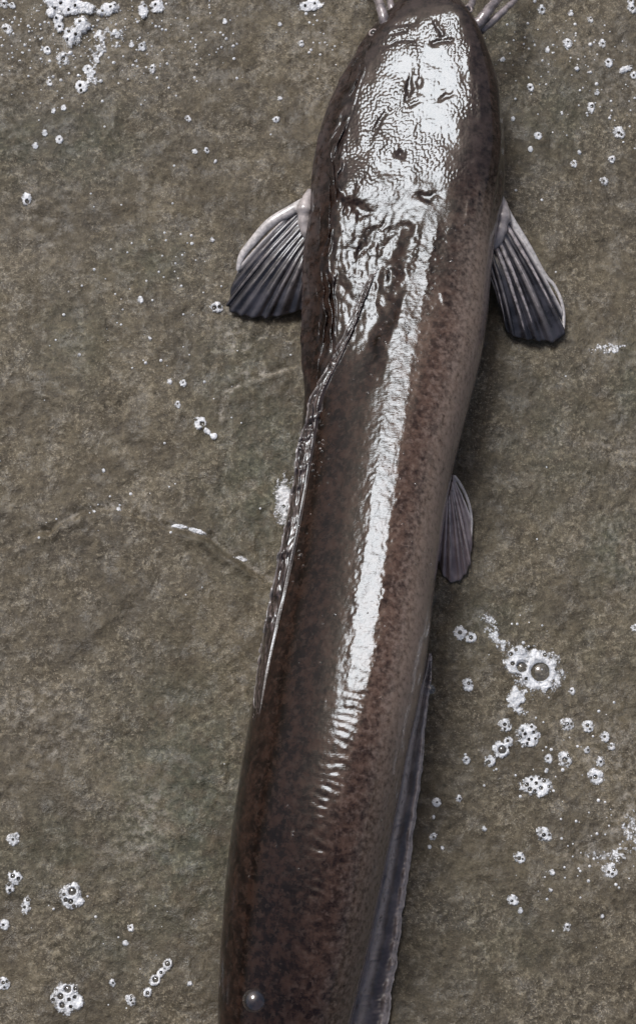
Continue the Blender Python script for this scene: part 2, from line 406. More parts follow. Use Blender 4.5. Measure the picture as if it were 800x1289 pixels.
GLINT_FACET = ([262, 300, 350, 400, 450, 500, 550, 600, 650, 700, 750, 800, 850, 900, 950], [546, 538, 527, 518, 508, 500, 493, 486, 479, 471, 464, 459, 452, 445, 440], [10, 9, 11, 13, 14, 15, 16, 17, 17, 17, 17, 16, 14, 11, 8])
def relief(px, py, t):
    """height of the fine modelling over the smooth body, in metres"""
    z = np.zeros(np.shape(px))
    head = smooth(268, 215, py)*smooth(8, 30, py)
    # bone of the skull: flat, edged, beaded
    lx = np.interp(py, [10, 60, 120, 180, 240, 270], [498, 462, 440, 425, 430, 445]); rx = np.interp(py, [10, 60, 120, 180, 240, 270], [568, 592, 606, 604, 590, 560])
    sk = smooth(-6, 10, px-lx+7*fbm(py/14, px/30, 5, 3))*smooth(-6, 8, rx-px+7*fbm(py/12, px/30, 6, 3))*head
    wx = px+3*fbm(px/15, py/15, 9, 2); wy = py+3*fbm(px/15, py/15, 10, 2)
    f1, f2 = worley(wx/4.0, wy/3.6, 3)
    amp = .00003+.00007*smooth(.0, .35, fbm(px/45, py/45, 61, 3)+.14+.35*np.exp(-((px-545)/38)**2-((py-205)/45)**2)+.25*np.exp(-((px-440)/24)**2-((py-130)/60)**2))
    z += sk*amp*(1+np.cos(np.pi*np.clip(f1*1.55, 0, 1)))
    z += sk*.00028*fbm(px/30, py/30, 15, 2)
    px0, py0 = px, py; px = px+6*fbm(px/20, py/20, 81, 2); py = py+6*fbm(px0/20, py0/20, 86, 3)
    # bone ridges and sutures
    for pts, w, a in [([(520, 60), (524, 92)], 5, .0004), ([(524, 128), (516, 190), (520, 235)], 7, .0003), ([(460, 70), (450, 120), (452, 180)], 6, .0006),
                      ([(590, 60), (592, 130)], 7, .0007), ([(478, 175), (455, 215), (436, 245)], 8, .0006), ([(500, 30), (522, 26)], 4, -.0008), ([(497, 42), (510, 38)], 3, -.0008),
                      ([(550, 28), (556, 42)], 4, -.001), ([(545, 55), (566, 50)], 3.5, -.0009), ([(482, 60), (520, 48)], 3, -.0006)]:
        d, sd, al = seg_dist(px, py, pts); z += .6*a*np.exp(-(d/w)**2)
    # the long fontanelle with its raised rim, the slit and the pits behind it
    def pit(cx, cy, rx_, ry_, ang, dp, rim=0.0):
        c, s = math.cos(R(ang)), math.sin(R(ang)); u = ((px-cx)*c+(py-cy)*s)/rx_; v = (-(px-cx)*s+(py-cy)*c)/ry_
        r = np.hypot(u, v)+.5*fbm(px/7, py/7, int(cx), 3); return -.42*dp*np.exp(-np.abs(r)**2.4)
    z += pit(514, 112, 4, 17, 14, .0017, .0005)+pit(527, 104, 2.8, 12, 10, .0010, .0004)+pit(521, 130, 10, 3, -25, .0008)
    z += pit(479, 152, 3.2, 19, 34, .0014, .0004)+pit(503, 195, 6, 5.5, 0, .0022, .0003)+pit(539, 246, 13, 5, -8, .0018, .0003)+pit(560, 122, 10, 2.4, -25, .001, .0002)
    z += pit(446, 262, 21, 9, 8, .0030, .0006)+pit(466, 300, 7, 22, 38, .0018, .0004)+pit(428, 355, 7, 20, 5, .0014)+pit(490, 290, 8, 3, 0, .0008)
    px, py = px0, py0
    # nape: the shoulder left of the crest lies lower and flat, then climbs to the flank
    npf = smooth(225, 330, py)*smooth(520, 420, py)
    stp = smooth(-.16, .12, t-np.interp(py, [250, 330, 420, 520], [.12, 0, -.12, -.3])+.08*fbm(px/16, py/16, 62, 2))
    z += npf*(-.0040*(1-stp))
    z += smooth(170, 240, py)*smooth(460, 380, py)*.0027*np.exp(-((t+.75)/.25)**2)
    # wet lumps on that shoulder
    m = npf*smooth(-.05, -.25, t-np.interp(py, [280, 520], [.25, -.5])); f1b, _ = worley(px/9, py/13, 23)
    z += m*.00035*np.clip(1-f1b*1.2, 0, 1)+m*.0005*fbm(px/18, py/26, 25, 3)
    # loose folds of skin along both gill covers
    sl = smooth(-.6, -.78, t)*smooth(-1., -.94, t)*smooth(15, 60, py)*smooth(520, 400, py)
    z += sl*.0019*np.sin(t*66+13*fbm(py/70, t*4, 33, 3))*np.clip(.45+1.7*fbm(py/30, t*7, 34, 3), 0, 1.2)
    sr = smooth(.70, .92, t)*smooth(20, 70, py)*smooth(330, 240, py)
    z += sr*.0006*np.sin(t*48+3*fbm(py/60, t*3, 36, 3))
    for pts, w, a in [([(603, 108), (606, 148)], 5, .0006), ([(598, 205), (606, 232), (604, 245)], 4, .0005), ([(590, 255), (588, 275), (594, 292)], 3.4, .0006), ([(597, 262), (598, 290)], 3.2, .0005),
                      ([(556, 370), (560, 388)], 3.5, .0003), ([(395, 262), (402, 300), (404, 380), (398, 470)], 4, .0011), ([(404, 255), (412, 300), (414, 370)], 3, .0008), ([(415, 230), (440, 262)], 5, .0007)]:
        d, sd, al = seg_dist(px, py, pts); z += a*np.exp(-(d/w)**2)
    # flat flank facet with an uneven edge, shaped to carry the highlight stripe
    hw = np.interp(py, [0, 150, 1300], [95, 117, 95]); kc = np.interp(py, GLINT_FACET[0], GLINT_FACET[1]); kw = np.interp(py, GLINT_FACET[0], GLINT_FACET[2])
    dt = (px-kc)/hw; w = .84*kw/hw*(1+.5*fbm(px/5, py/2.6, 66, 2)+.3*fbm(py/17, py*0, 67, 2)); kf = smooth(262, 300, py)*smooth(960, 840, py)
    A = .0125*w*w; z += kf*np.where(np.abs(dt) < w, .0125*dt*dt, A*np.exp(-(np.abs(dt)-w)/.06))
    z += kf*.0050*smooth(400, 330, py)*np.clip(dt, -w, w)*np.exp(-np.maximum(np.abs(dt)-w, 0)/.1)
    # muscle chevrons under the skin, deepest behind the middle
    cr = np.interp(py, ROWS[:, 0], ROWS[:, 5]); q = t-cr+.08
    ph = (py+np.where(q > 0, -1, .55)*np.abs(q)*55+8*fbm(px/40, py/40, 44, 2))/11.5
    chev = smooth(790, 900, py)*smooth(1240, 1080, py)
    z += (.00009+.00013*smooth(900, 980, py))*chev*np.sin(2*np.pi*ph)*np.exp(-((q-.05)/.2)**2)*np.clip(.5+2.4*fbm(px/20, py/26, 46, 3), 0, 1.3)
    z += .000025*smooth(620, 800, py)*smooth(1400, 1200, py)*np.sin(2*np.pi*ph)*np.exp(-(q/.5)**2)
    # general unevenness of living skin
    body = smooth(230, 330, py)
    z += body*(.00016*fbm(px/34, py/60, 50, 3)+.00009*fbm(px/4.2, py/3.0, 52, 3)) + .0001*fbm(px/9, py/9, 54, 2)
    return z*smooth(1., .985, np.abs(t))
NRM = gnormals(TOP); px_t, py_t = project(TOP); TTG = np.broadcast_to(tt[None, :], px_t.shape)
NRM[..., 2] = np.where(NRM[..., 2] < 0, -NRM[..., 2], NRM[..., 2])
REL = relief(px_t, py_t, TTG)
TOPD = TOP+NRM*REL[..., None]
RING = np.concatenate([TOPD, BOT], 1); n, m = RING.shape[:2]
for k in (0, -1):                              # draw both ends shut
    RING[k] = RING[k].mean(0)+.01*(RING[k]-RING[k].mean(0))
tall = np.concatenate([TTG, np.broadcast_to(tb[None, :], BOT.shape[:2])], 1); low = np.concatenate([np.zeros(TTG.shape), np.ones(BOT.shape[:2])], 1)
pyall = np.broadcast_to(PY[:, None], (n, m)); pxall, pyp = project(RING)
belly = np.where(low > 0, 1, smooth(.32, 1.05, tall)*np.interp(pyall, [0, 240, 330, 900, 1000, 1300], [.06, .1, .55, .75, .55, .4]))
red = smooth(-.15, .45, tall)*smooth(330, 480, pyall)*np.interp(pyall, [300, 900, 1100, 1300], [1, 1, .55, .35])
skull = smooth(280, 230, pyall)*smooth(.95, .7, np.abs(tall))
pale = smooth(-.80, -.97, tall)*smooth(10, 60, pyall)*smooth(560, 330, pyall)*.12+smooth(.86, .99, tall)*smooth(60, 10, pyall)*.6
dist_al = np.cumsum(np.r_[0, np.linalg.norm(np.diff(TOP[:, NT_//2], axis=0), axis=1)])
arc = np.cumsum(np.concatenate([np.zeros((n, 1)), np.linalg.norm(np.diff(RING, axis=1), axis=-1)], 1), 1)
UV = np.stack([arc, np.broadcast_to(dist_al[:, None], arc.shape)], -1)
VB = RING.reshape(-1, 3); FB = grid_faces(n, m, True)[:, ::-1]
attrs = {'belly': belly, 'red': red, 'skull': skull, 'pale': pale}
base = at(430, 700, 0)
fish = link('catfish', None, label='large dark brown catfish lying rolled on its side on wet concrete', category='catfish')
fish.location = tuple(base)
def part(name, V, F, mat, attrs=None, uv=None, parent=None):
    V = np.asarray(V, float).reshape(-1, 3)-base
    return link(name, mesh(name, V, F, mat, attrs, uv), parent or fish)
def tube_part(name, path, rad, mat, n=8, flat=1.0, parent=None):
    return link(name, tube_mesh(name, np.asarray(path, float)-base, rad, mat, n, flat), parent or fish)
part('body', VB, FB, M_SKIN, attrs, UV)

def surf(px, py):
    """world point on the upper skin under photo pixel (px, py) measured at the widest line"""
    return section(py, np.clip(t_of(px, py), -.995, .995))

# ---- fans: base line and tip line in pixels with heights, rays between
def fan(name, basep, tipp, nr, ns, thick, corr, mat, sag=0.0, edge_w=.06, rays=8, attr_edge=True, wob=.0006):
    B = spline([at(x, y, z) for x, y, z in basep], nr); T = spline([at(x, y, z) for x, y, z in tipp], nr)
    r = np.linspace(0, 1, ns)[None, :, None]; G = B[:, None]*(1-r)+T[:, None]*r
    u = np.linspace(0, 1, nr)[:, None]; rr = np.linspace(0, 1, ns)[None, :]
    phs = rays*u+(.55*vn(u*rays*.8, u*0, int(basep[0][0]))+.25*vn(u*rays*1.9, u*0, 77))*np.sin(np.pi*u)
    wave = np.cos(2*np.pi*phs)*(.7+.6*vn(u*rays*.9+4, u*0, 78))     # one crest for each ray
    # every ray ends a little beyond the web, a few webs are nicked
    G = G+(T-B)[:, None]*((.018*wave+.03*vn(u*rays*1.7, u*0, 3))*rr**3)[..., None]
    G[..., 2] += corr*wave*np.sin(np.pi*np.clip(rr, .03, 1)**.8*.62) + sag*np.sin(np.pi*rr)*1.0 + wob*fbm(u*5, rr*4, 13, 3)
    N = gnormals(G); N[N[..., 2] < 0] *= -1
    th = thick*(1-.75*rr)[..., None]
    A, Bk = G+N*th, G-N*th
    V = np.concatenate([A.reshape(-1, 3), Bk.reshape(-1, 3)]); k = nr*ns
    F = grid_faces(nr, ns); F2 = F[:, ::-1]+k
    ring = [i*ns for i in range(nr)]+[(nr-1)*ns+j for j in range(1, ns)]+[i*ns+ns-1 for i in range(nr-2, -1, -1)]+[j for j in range(ns-2, 0, -1)]
    rim = np.array([[a, b, b+k, a+k] for a, b in zip(ring, ring[1:]+ring[:1])])
    ray = np.broadcast_to(smooth(.2, .95, wave)*smooth(1.05, .55, rr), (nr, ns)); ed = np.broadcast_to(smooth(edge_w, 0, u)*(rr < 2), (nr, ns))
    return np.vstack([F, F2, rim]), V, {'ray': np.r_[ray.ravel(), ray.ravel()], 'edge': np.r_[ed.ravel(), ed.ravel()]}, G, phs.ravel()

def make_fin(name, basep, tipp, rays, mat, thick=.0007, corr=.0009, sag=.002, spine=None, label=None, raymat=None, ray_r=.0009, edge_w=.05, every=1):
    nr, ns = rays*14+1, 44
    F, V, A, G, phs = fan(name, basep, tipp, nr, ns, thick, corr, mat, sag, edge_w, rays)
    o = part(name, V, F, mat, A)
    if label: o['label'] = label
    for k in range(1, rays, every):
        i = int(np.argmin(np.abs(phs-k))); P = G[i, 1:int(ns*(.72+.2*random.random()))].copy(); P[:, 2] += .0003
        rad = ray_r*random.choice((.3, .45, .6, .9, 1.2))*np.linspace(1, .25, len(P))
        V2 = P-base; tm = tube_mesh('ray', V2, rad, raymat or M_RAY, 6, .7); link('ray', tm, o)
    if spine:
        P = spline([at(x, y, z) for x, y, z, _ in spine], 40); rad = np.interp(np.linspace(0, 1, 40), np.linspace(0, 1, len(spine)), [s[3] for s in spine])
        link('spine', tube_mesh('spine', P-base, rad, M_SPINE, 10, .8), o)
    return o

make_fin('pectoral_fin',
    [(378, 258, .016), (382, 272, .017), (388, 290, .017), (392, 306, .016), (394, 322, .014)],
    [(300, 338, .0065), (289, 372, .0042), (290, 390, .004), (312, 398, .004), (338, 399, .0042), (364, 394, .0046), (384, 388, .006)],
    9, M_PEC, sag=.004, corr=.0008, ray_r=.0010, raymat=M_RAYD, label='dark fan of a fin spread on the concrete, white leading edge',
    spine=[(388, 252, .017, .0030), (368, 264, .0175, .0032), (340, 281, .0155, .0030), (318, 305, .0115, .0026), (305, 322, .009, .0022), (299, 342, .0068, .0012)])
make_fin('pectoral_fin',
    [(634, 268, .018), (630, 285, .0185), (624, 305, .018), (618, 325, .017), (612, 342, .015)],
    [(707, 392, .007), (708, 424, .0045), (690, 429, .004), (668, 428, .004), (650, 424, .0042), (638, 417, .0045), (630, 396, .006)],
    7, M_PEC, sag=.004, corr=.0013, ray_r=.0013, label='dark half folded fin with pale rays beside the flank',
    spine=[(631, 256, .018, .0026), (642, 276, .0185, .0022), (662, 306, .0165, .0016), (684, 345, .012, .0013), (697, 360, .0095, .001), (706, 380, .008, .0009), (709, 400, .006, .0009), (708, 421, .005, .0006)])
make_fin('pelvic_fin',
    [(569, 598, .012), (568, 608, .013), (565, 622, .013), (560, 636, .012)],
    [(593, 655, .005), (593, 690, .004), (588, 716, .0038), (575, 731, .0038), (560, 727, .004), (550, 700, .006)],
    7, M_PEL, sag=.0022, corr=.0008, ray_r=.0007, label='small mauve grey fin tucked under the belly',
    spine=[(570, 598, .0125, .0010), (580, 612, .0115, .0009), (589, 632, .009, .0008), (593, 655, .006, .0007), (592, 684, .0045, .0004)])
# pale skin where the pectoral fins leave the shoulder
for pts in ([(391, 238, .021), (386, 252, .022), (383, 268, .0215), (385, 288, .019), (392, 306, .016)], [(629, 246, .022), (632, 260, .022), (631, 278, .0215), (626, 298, .020), (620, 314, .018)]):
    P = spline([at(*p) for p in pts], 30); s = np.linspace(0, 1, 30)
    tube_part('fin_root', P, (.0010+.0030*np.sin(np.pi*s)**.8)*(1+.3*fbm(s*9, s*0, 4, 2)), M_WHITESKIN, 14, 1.0)

# ---- dorsal fin folded down along the back
DB = [(476, 350), (454, 408), (430, 464), (410, 508), (403, 540), (397, 576), (389, 622), (379, 680), (366, 740), (352, 800), (341, 850), (331, 900), (322, 950), (313, 1010)]
DE = [(466, 356), (442, 412), (416, 466), (394, 510), (381, 545), (373.5, 580), (366, 625), (355, 682), (343, 742), (332, 800), (325, 850), (320.5, 900), (317, 950), (312, 1010)]
NS_, NR_ = 700, 26
b = spline(DB, NS_); e = spline(DE, NS_); rr = np.linspace(0, 1, NR_)[None, :]
pxx = b[:, None, 0]*(1-rr)+e[:, None, 0]*rr; pyy = b[:, None, 1]*(1-rr)+e[:, None, 1]*rr
G = section(pyy, np.clip(t_of(pxx, pyy), -.998, .998)); s_ = np.linspace(0, 1, NS_)[:, None]
pg, qg = project(G); N0 = gnormals(G); N0[N0[..., 2] < 0] *= -1
G = G+N0*(relief(pg, qg, np.clip(t_of(pxx, pyy), -.998, .998))*smooth(.32, .2, s_))[..., None]   # it lies in the hollow of the nape
zb = G[:, :1, 2]; flap = at(pxx, pyy, zb-(.0042*rr**1.5)*(1+1.4*fbm(s_*30, rr*0, 90, 2)))
fw = (smooth(.17, .29, s_)*smooth(.85, .55, s_)*smooth(0, .5, rr)*.9)[..., None]
G = G*(1-fw)+flap*fw
NN = gnormals(G); NN[NN[..., 2] < 0] *= -1
raysw = np.cos(2*np.pi*(s_*26+rr*4.2+1.6*fbm(s_*22, rr*3, 91, 3)))
front = smooth(0, .08, s_)*smooth(.95, .75, s_)
lift = front*(.0003+.0008*np.exp(-((rr-.22)/.16)**2)+.0005*np.exp(-((rr-.62)/.12)**2)) + .00030*raysw*smooth(.15, .5, rr)*front*np.clip(.5+2*fbm(s_*50, rr*3, 95, 2), 0, 1.5)
lift = lift+.0013*smooth(.36, .22, s_)*smooth(0, .05, s_); lift = -.0008*(1-smooth(0, .2, rr))+lift*smooth(0, .2, rr); lift = lift-.0022*smooth(.8, 1, s_)
DG = G+NN*lift[..., None]
DG[..., 0] -= (front*.0008*smooth(.6, 1, rr)*np.clip(.5+1.5*fbm(s_*26, rr*0, 93, 3), 0, 1.4))
DG[..., 2] += front*smooth(.13, .26, s_)*.0011*smooth(.3, .8, rr)*fbm(s_*30+rr*2.2, rr*6, 94, 3)*2.2*smooth(.85, .65, s_)
k = NS_*NR_; DN = gnormals(DG); DN[DN[..., 2] < 0] *= -1
VD = np.concatenate([DG.reshape(-1, 3), (DG-DN*.0006).reshape(-1, 3)]); F = grid_faces(NS_, NR_)
edge = [i*NR_+NR_-1 for i in range(NS_)]; rim = np.array([[a, c, c+k, a+k] for a, c in zip(edge[:-1], edge[1:])])
ray = smooth(.3, .95, raysw)*smooth(.1, .3, rr)*.7+.5*np.exp(-((rr-.22)/.1)**2)*smooth(.46, .13, s_); ed = smooth(.86, 1, rr)+0*s_
dfin = part('dorsal_fin', VD, np.vstack([F, F[:, ::-1]+k, rim]), M_DOR, {'ray': np.r_[ray.ravel(), ray.ravel()], 'edge': np.r_[ed.ravel(), ed.ravel()]*.35})
dfin['label'] = 'long fin folded flat along the back with silvery wet rays'

# ---- anal fin lying along the belly
AB = [(541, 822, .022), (534, 850, .022), (527, 875, .0215), (521, 905, .021), (510, 952, .020), (501, 1002, .019), (490, 1052, .018), (481, 1102, .017), (471, 1152, .016), (461, 1202, .015), (449, 1252, .014), (438, 1300, .013), (412, 1420, .011), (378, 1560, .009), (352, 1660, .007)]
AE = [(542, 826, .018), (543, 850, .012), (541, 870, .009), (537, 902, .0065), (532, 950, .005), (527, 1000, .0042), (520, 1050, .004), (513, 1100, .004), (507, 1150, .004), (500, 1200, .004), (492, 1250, .004), (484, 1300, .004), (458, 1420, .004), (415, 1560, .004), (372, 1660, .004)]
NS_, NR_ = 560, 30
b = spline(AB, NS_); e = spline(AE, NS_); s_ = np.linspace(0, 1, NS_)[:, None]; rr = np.linspace(0, 1, NR_)[None, :]
wv = 3.0*fbm(s_*42, s_*0, 7, 3)*smooth(.05, .2, s_)
q = b[:, None]*(1-rr[..., None])+e[:, None]*rr[..., None]; q[..., 0] += wv*rr**2
z = b[:, 2:3]+(e[:, 2:3]-b[:, 2:3])*rr**.8
z = z+.0018*np.exp(-((rr-.16-.03*fbm(s_*20, s_*0, 8, 2))/.1)**2)-.0012*np.exp(-((rr-.5)/.2)**2)+.0016*np.exp(-((rr-.86)/.08)**2)*(.6+1.2*np.clip(fbm(s_*60, s_*0, 9, 3)+.3, 0, 1))
z = z+.0005*fbm(s_*70, rr*5, 10, 3)+.00006*np.cos(2*np.pi*(s_*110+rr*1.2))*smooth(.2, .5, rr)
bead = np.clip(fbm(s_*95, rr*0, 14, 2)-.12, 0, 1)*.006*np.exp(-((rr-.3)/.12)**2)*smooth(.25, .45, s_); z = z+bead
AG = at(q[..., 0], q[..., 1], z)
k = NS_*NR_; AN = gnormals(AG); AN[AN[..., 2] < 0] *= -1
VA = np.concatenate([AG.reshape(-1, 3), (AG-AN*.0006).reshape(-1, 3)]); F = grid_faces(NS_, NR_)
edge = [i*NR_+NR_-1 for i in range(NS_)]; rim = np.array([[a, c, c+k, a+k] for a, c in zip(edge[:-1], edge[1:])])
ray = np.clip(np.exp(-((rr-.24-.05*fbm(s_*16, s_*0, 18, 2))/.12)**2)+np.exp(-((rr-.9)/.12)**2), 0, 1)*np.interp(s_, [0, .5, .75], [1, .8, .45]); ed = smooth(.95, 1, rr)*.4+0*s_
afin = part('anal_fin', VA, np.vstack([F, F[:, ::-1]+k, rim]), M_ANA, {'ray': np.r_[ray.ravel(), ray.ravel()], 'edge': np.r_[ed.ravel(), ed.ravel()]})
afin['label'] = 'slate violet fin with pale borders along the belly'
# ---- tail fin (beyond the picture's edge)
make_fin('caudal_fin', [(312, 1715, .004), (320, 1728, .006), (328, 1735, .008), (335, 1728, .006), (342, 1715, .004)],
         [(275, 1790, .004), (290, 1840, .004), (325, 1860, .005), (358, 1840, .004), (372, 1790, .004)], 12, M_PEC, sag=.001, corr=.0006, ray_r=.0006)

# ---- barbels
for pts, r0 in [
    ([(486, 40, .034), (481, 16, .036), (472, -8, .030), (455, -40, .018), (430, -80, .008), (418, -150, .004), (440, -220, .004)], .0024),
    ([(498, 24, .032), (491, 4, .031), (486, -26, .020), (497, -80, .006), (490, -140, .004)], .0019),
    ([(582, 32, .034), (589, 12, .037), (597, -8, .031), (600, -50, .008), (590, -110, .004)], .0021),
    ([(594, 40, .031), (606, 24, .034), (618, 8, .033), (632, -8, .028), (660, -40, .016), (705, -90, .005), (740, -170, .004)], .0027),
    ([(602, 40, .030), (621, 25, .031), (636, 11, .029), (648, -4, .022), (640, -30, .012), (625, -70, .005), (640, -130, .004)], .0019)]:
    P = spline([at(*p) for p in pts], 70); s = np.linspace(0, 1, 70)
    tube_part('barbel', P, 1.35*r0*(1-.75*s)*(1+.06*np.sin(s*70)), M_BARB, 10)
# ---- eyes
for x, y in ((584, 42), (468, 58)):
    p = surf(x, y); a = np.linspace(0, 2*np.pi, 20, endpoint=False); v = np.linspace(0, np.pi/2, 8)
    r = .0015; dirn = .35 if x > 530 else -.35
    ax = np.array([dirn, .15, .92]); ax /= np.linalg.norm(ax); e1 = np.cross(ax, [0, 1, 0]); e1 /= np.linalg.norm(e1); e2 = np.cross(ax, e1)
    V = p-ax*.0008+r*(np.sin(v)[:, None, None]*(np.cos(a)[None, :, None]*e1+np.sin(a)[None, :, None]*e2)+.8*np.cos(v)[:, None, None]*ax)
    eo = part('eye', V, grid_faces(8, 20, True), M_EYE)
    rp = p-ax*.0001+1.3*r*(np.cos(a)[:, None]*e1+np.sin(a)[:, None]*e2); rp = np.vstack([rp, rp[:2]])
    V, Fq, _ = tube(rp, .0006, 8); link('eyelid', mesh('eyelid', V[:len(rp)*8]-base, Fq, M_EYERING), eo)

# ================================================================== FOAM
def gpt(px, py):
    p = at(px, py); p[..., 2] = gz(p[..., 0], p[..., 1]); return p
def dome_mesh(name, r, hz=.8, nu=18, nvv=8):
    a = np.linspace(0, 2*np.pi, nu, endpoint=False); v = np.linspace(0, np.pi/2, nvv)
    V = np.stack([r*np.sin(v)[:, None]*np.cos(a), r*np.sin(v)[:, None]*np.sin(a), np.broadcast_to(hz*r*np.cos(v)[:, None], (nvv, nu))], -1)
    return mesh(name, V, grid_faces(nvv, nu, True), M_FILM)
DOME = dome_mesh('bubble', 1.0)
fcount = [0]
def foam(blobs, holes, label, group=None, hgt=.0022, dens=1.0, name='foam_patch', cat='foam', rough=.25, step=.75, cell=3.2):
    """one patch of foam: ellipses (x, y, rx, ry, angle) in photo pixels, open bubbles (x, y, r)"""
    fcount[0] += 1; sd = 100+fcount[0]*7
    x0 = min(b[0]-max(b[2], b[3])*1.5 for b in blobs); x1 = max(b[0]+max(b[2], b[3])*1.5 for b in blobs)
    y0 = min(b[1]-max(b[2], b[3])*1.5 for b in blobs); y1 = max(b[1]+max(b[2], b[3])*1.5 for b in blobs)
    st_ = step if (x1-x0) < 120 else 1.1
    X, Y = np.meshgrid(np.arange(x0, x1, st_), np.arange(y0, y1, st_))
    f = np.full(X.shape, -1.0)
    for bx, by, rx, ry, an in blobs:
        c, s = math.cos(R(an)), math.sin(R(an))
        u = ((X-bx)*c+(Y-by)*s)/rx; v = (-(X-bx)*s+(Y-by)*c)/ry
        f = np.maximum(f, 1-(u*u+v*v))
    sc = max(4.0, .5*min(min(b[2], b[3]) for b in blobs))
    f = f+rough*2.2*fbm(X/sc, Y/sc, sd, 3)
    w1, w2_ = worley(X/cell, Y/cell, sd+3); dome = np.sqrt(np.clip(1-(w1*1.25)**2, 0, 1))
    P = at(X, Y); g = gz(P[..., 0], P[..., 1])
    thick = np.sqrt(np.clip(f, 0, 1)); film = np.clip(f, 0, 1)**.8*(1.05+.45*vn(X/9, Y/9, sd+5))
    keep = f > .015
    for hx, hy, hr in holes:
        d = np.hypot(X-hx, Y-hy)/hr
        keep &= d > .82
        thick = thick*(1-.45*np.exp(-((d-.8)/.25)**2))+.22*np.exp(-((d-1.25)/.25)**2)
    P[..., 2] = g+.62*hgt*thick+.0004*dome*np.clip(thick*1.6, 0, 1)-.0003
    fq = grid_faces(*X.shape); kv = keep.ravel(); fq = fq[kv[fq].all(1)]
    if len(fq) == 0: return None
    used = np.unique(fq); rm = np.zeros(kv.size, int); rm[used] = np.arange(len(used))
    V = P.reshape(-1, 3)[used]; th = (np.clip(film*dens, 0, 1.2)).ravel()[used]
    cx, cy = np.mean([b[0] for b in blobs]), np.mean([b[1] for b in blobs]); o0 = gpt(cx, cy)
    ob = link(name, mesh(name, V-o0, rm[fq], M_FOAM, {'thin': th}), None, tuple(o0), label=label, category=cat, group=group)
    for hx, hy, hr in holes:
        h = gpt(hx, hy); d = link('bubble', DOME, ob, tuple(h-o0+np.array([0, 0, -.0002])))
        d.scale = (hr*MM*1.02,)*3
    return ob

# -- patches named one by one
foam([(676, 844, 36, 31, 10), (650, 832, 18, 22, 0), (648, 878, 12, 16, 0)], [(679, 846, 14), (656, 840, 7.5), (642, 824, 2.6), (648, 819, 2.2), (644, 836, 2.8), (685, 825, 2.6), (699, 843, 2.2), (661, 855, 2)],
     'large white foam patch holding two big clear bubbles beside the anal fin', hgt=.0026)
foam([(578, 797, 10, 12, 0), (592, 803, 8, 8, 0)], [(578, 797, 2.8), (592, 803, 2.8), (583, 806, 1.6)], 'pale foam patch with two dark bubbles between pelvic fin and largest foam', hgt=.0018, dens=.9)
foam([(612, 780, 14, 8, 20), (620, 796, 12, 10, 40), (630, 810, 14, 9, 30)], [], 'thin lacy scum trailing between the largest foam patch and the pelvic fin', hgt=.0008, dens=.6, rough=.5)
foam([(650, 891, 16, 7, 30)], [], 'thin lacy scum below the largest foam patch', hgt=.0008, dens=.6, rough=.5)
foam([(663, 926, 17, 16, 0)], [(654, 928, 2), (660, 924, 2), (665, 931, 2), (671, 922, 2), (657, 920, 1.8), (668, 915, 1.6), (663, 936, 1.8), (673, 930, 1.6)], 'round white foam patch pricked by many tiny holes, below the largest foam', hgt=.0026)
foam([(638, 934, 8, 8, 0), (629, 944, 12, 13, 0), (616, 958, 9, 9, 0)], [(631, 944, 6), (614, 960, 2.6), (638, 933, 2), (621, 952, 2)], 'elongated foam patch with one large square-looking bubble near anal fin', hgt=.0026)
foam([(673, 989, 23, 16, 0)], [(662, 988, 3), (658, 982, 2.4), (666, 994, 3), (674, 986, 2.2), (680, 992, 2.6), (684, 983, 2.4), (672, 996, 2.2), (690, 990, 2), (678, 980, 1.8), (668, 981, 1.8)], 'wide oval foam patch full of dark pores', hgt=.0026)
foam([(91, 1128, 16, 19, 0)], [(92, 1122, 5.5), (84, 1133, 2.8), (90, 1135, 3.4), (94, 1141, 2.4), (82, 1126, 2)], 'oval foam patch with dark bubbles like a face, on bare concrete', hgt=.0034)
foam([(85, 1257, 21, 23, 0)], [(86, 1245, 5), (77, 1254, 4), (79, 1265, 3.6), (96, 1244, 3), (88, 1258, 2.4), (95, 1255, 2.4), (68, 1258, 2.2), (90, 1267, 2.2)], 'largest round foam patch on the dorsal side of the tail', hgt=.0034)
foam([(211, 1214, 7, 9, 10), (203, 1224, 6, 9, 35), (195, 1234, 8, 9, 35), (186, 1249, 7, 8, 20)], [(196, 1233, 4), (211, 1213, 3.6), (186, 1250, 2.6), (203, 1224, 2)], 'narrow slanting chain of foam bubbles beside the tail', hgt=.0024, rough=.15)
foam([(20, 1105, 11, 10, 0), (13, 1118, 7, 9, 0)], [(18, 1103, 3), (25, 1106, 2.2), (13, 1114, 2), (14, 1121, 1.8)], 'two-lobed foam patch near the algae stain', hgt=.0024)
foam([(33, 1141, 7, 14, 12)], [(36, 1133, 2), (32, 1142, 1.8)], 'upright thin foam smear beside the two-lobed foam', hgt=.0018, dens=.8)
foam([(357, 628, 14, 36, 4)], [(357, 637, 2), (352, 610, 1.5)], 'grey foam film caught against the back beside the dorsal fin', hgt=.0016, dens=.72)
foam([(273, 388, 10, 7.5, 0)], [(270, 389, 3), (277, 388, 2.4)], 'small foam blob with two bubble eyes beside the dark pectoral fin', hgt=.0026, rough=.12)
foam([(252, 533, 9, 10, 0), (261, 544, 6, 4, 35), (269, 550, 5, 5, 0)], [(255, 535, 3.2), (247, 530, 1.6)], 'foam blob with one bubble and a trailing wisp', hgt=.0024)
foam([(34, 251, 7, 9.5, 0)], [(35, 255, 2.6)], 'lone foam blob with a single bubble on open concrete', hgt=.0024)
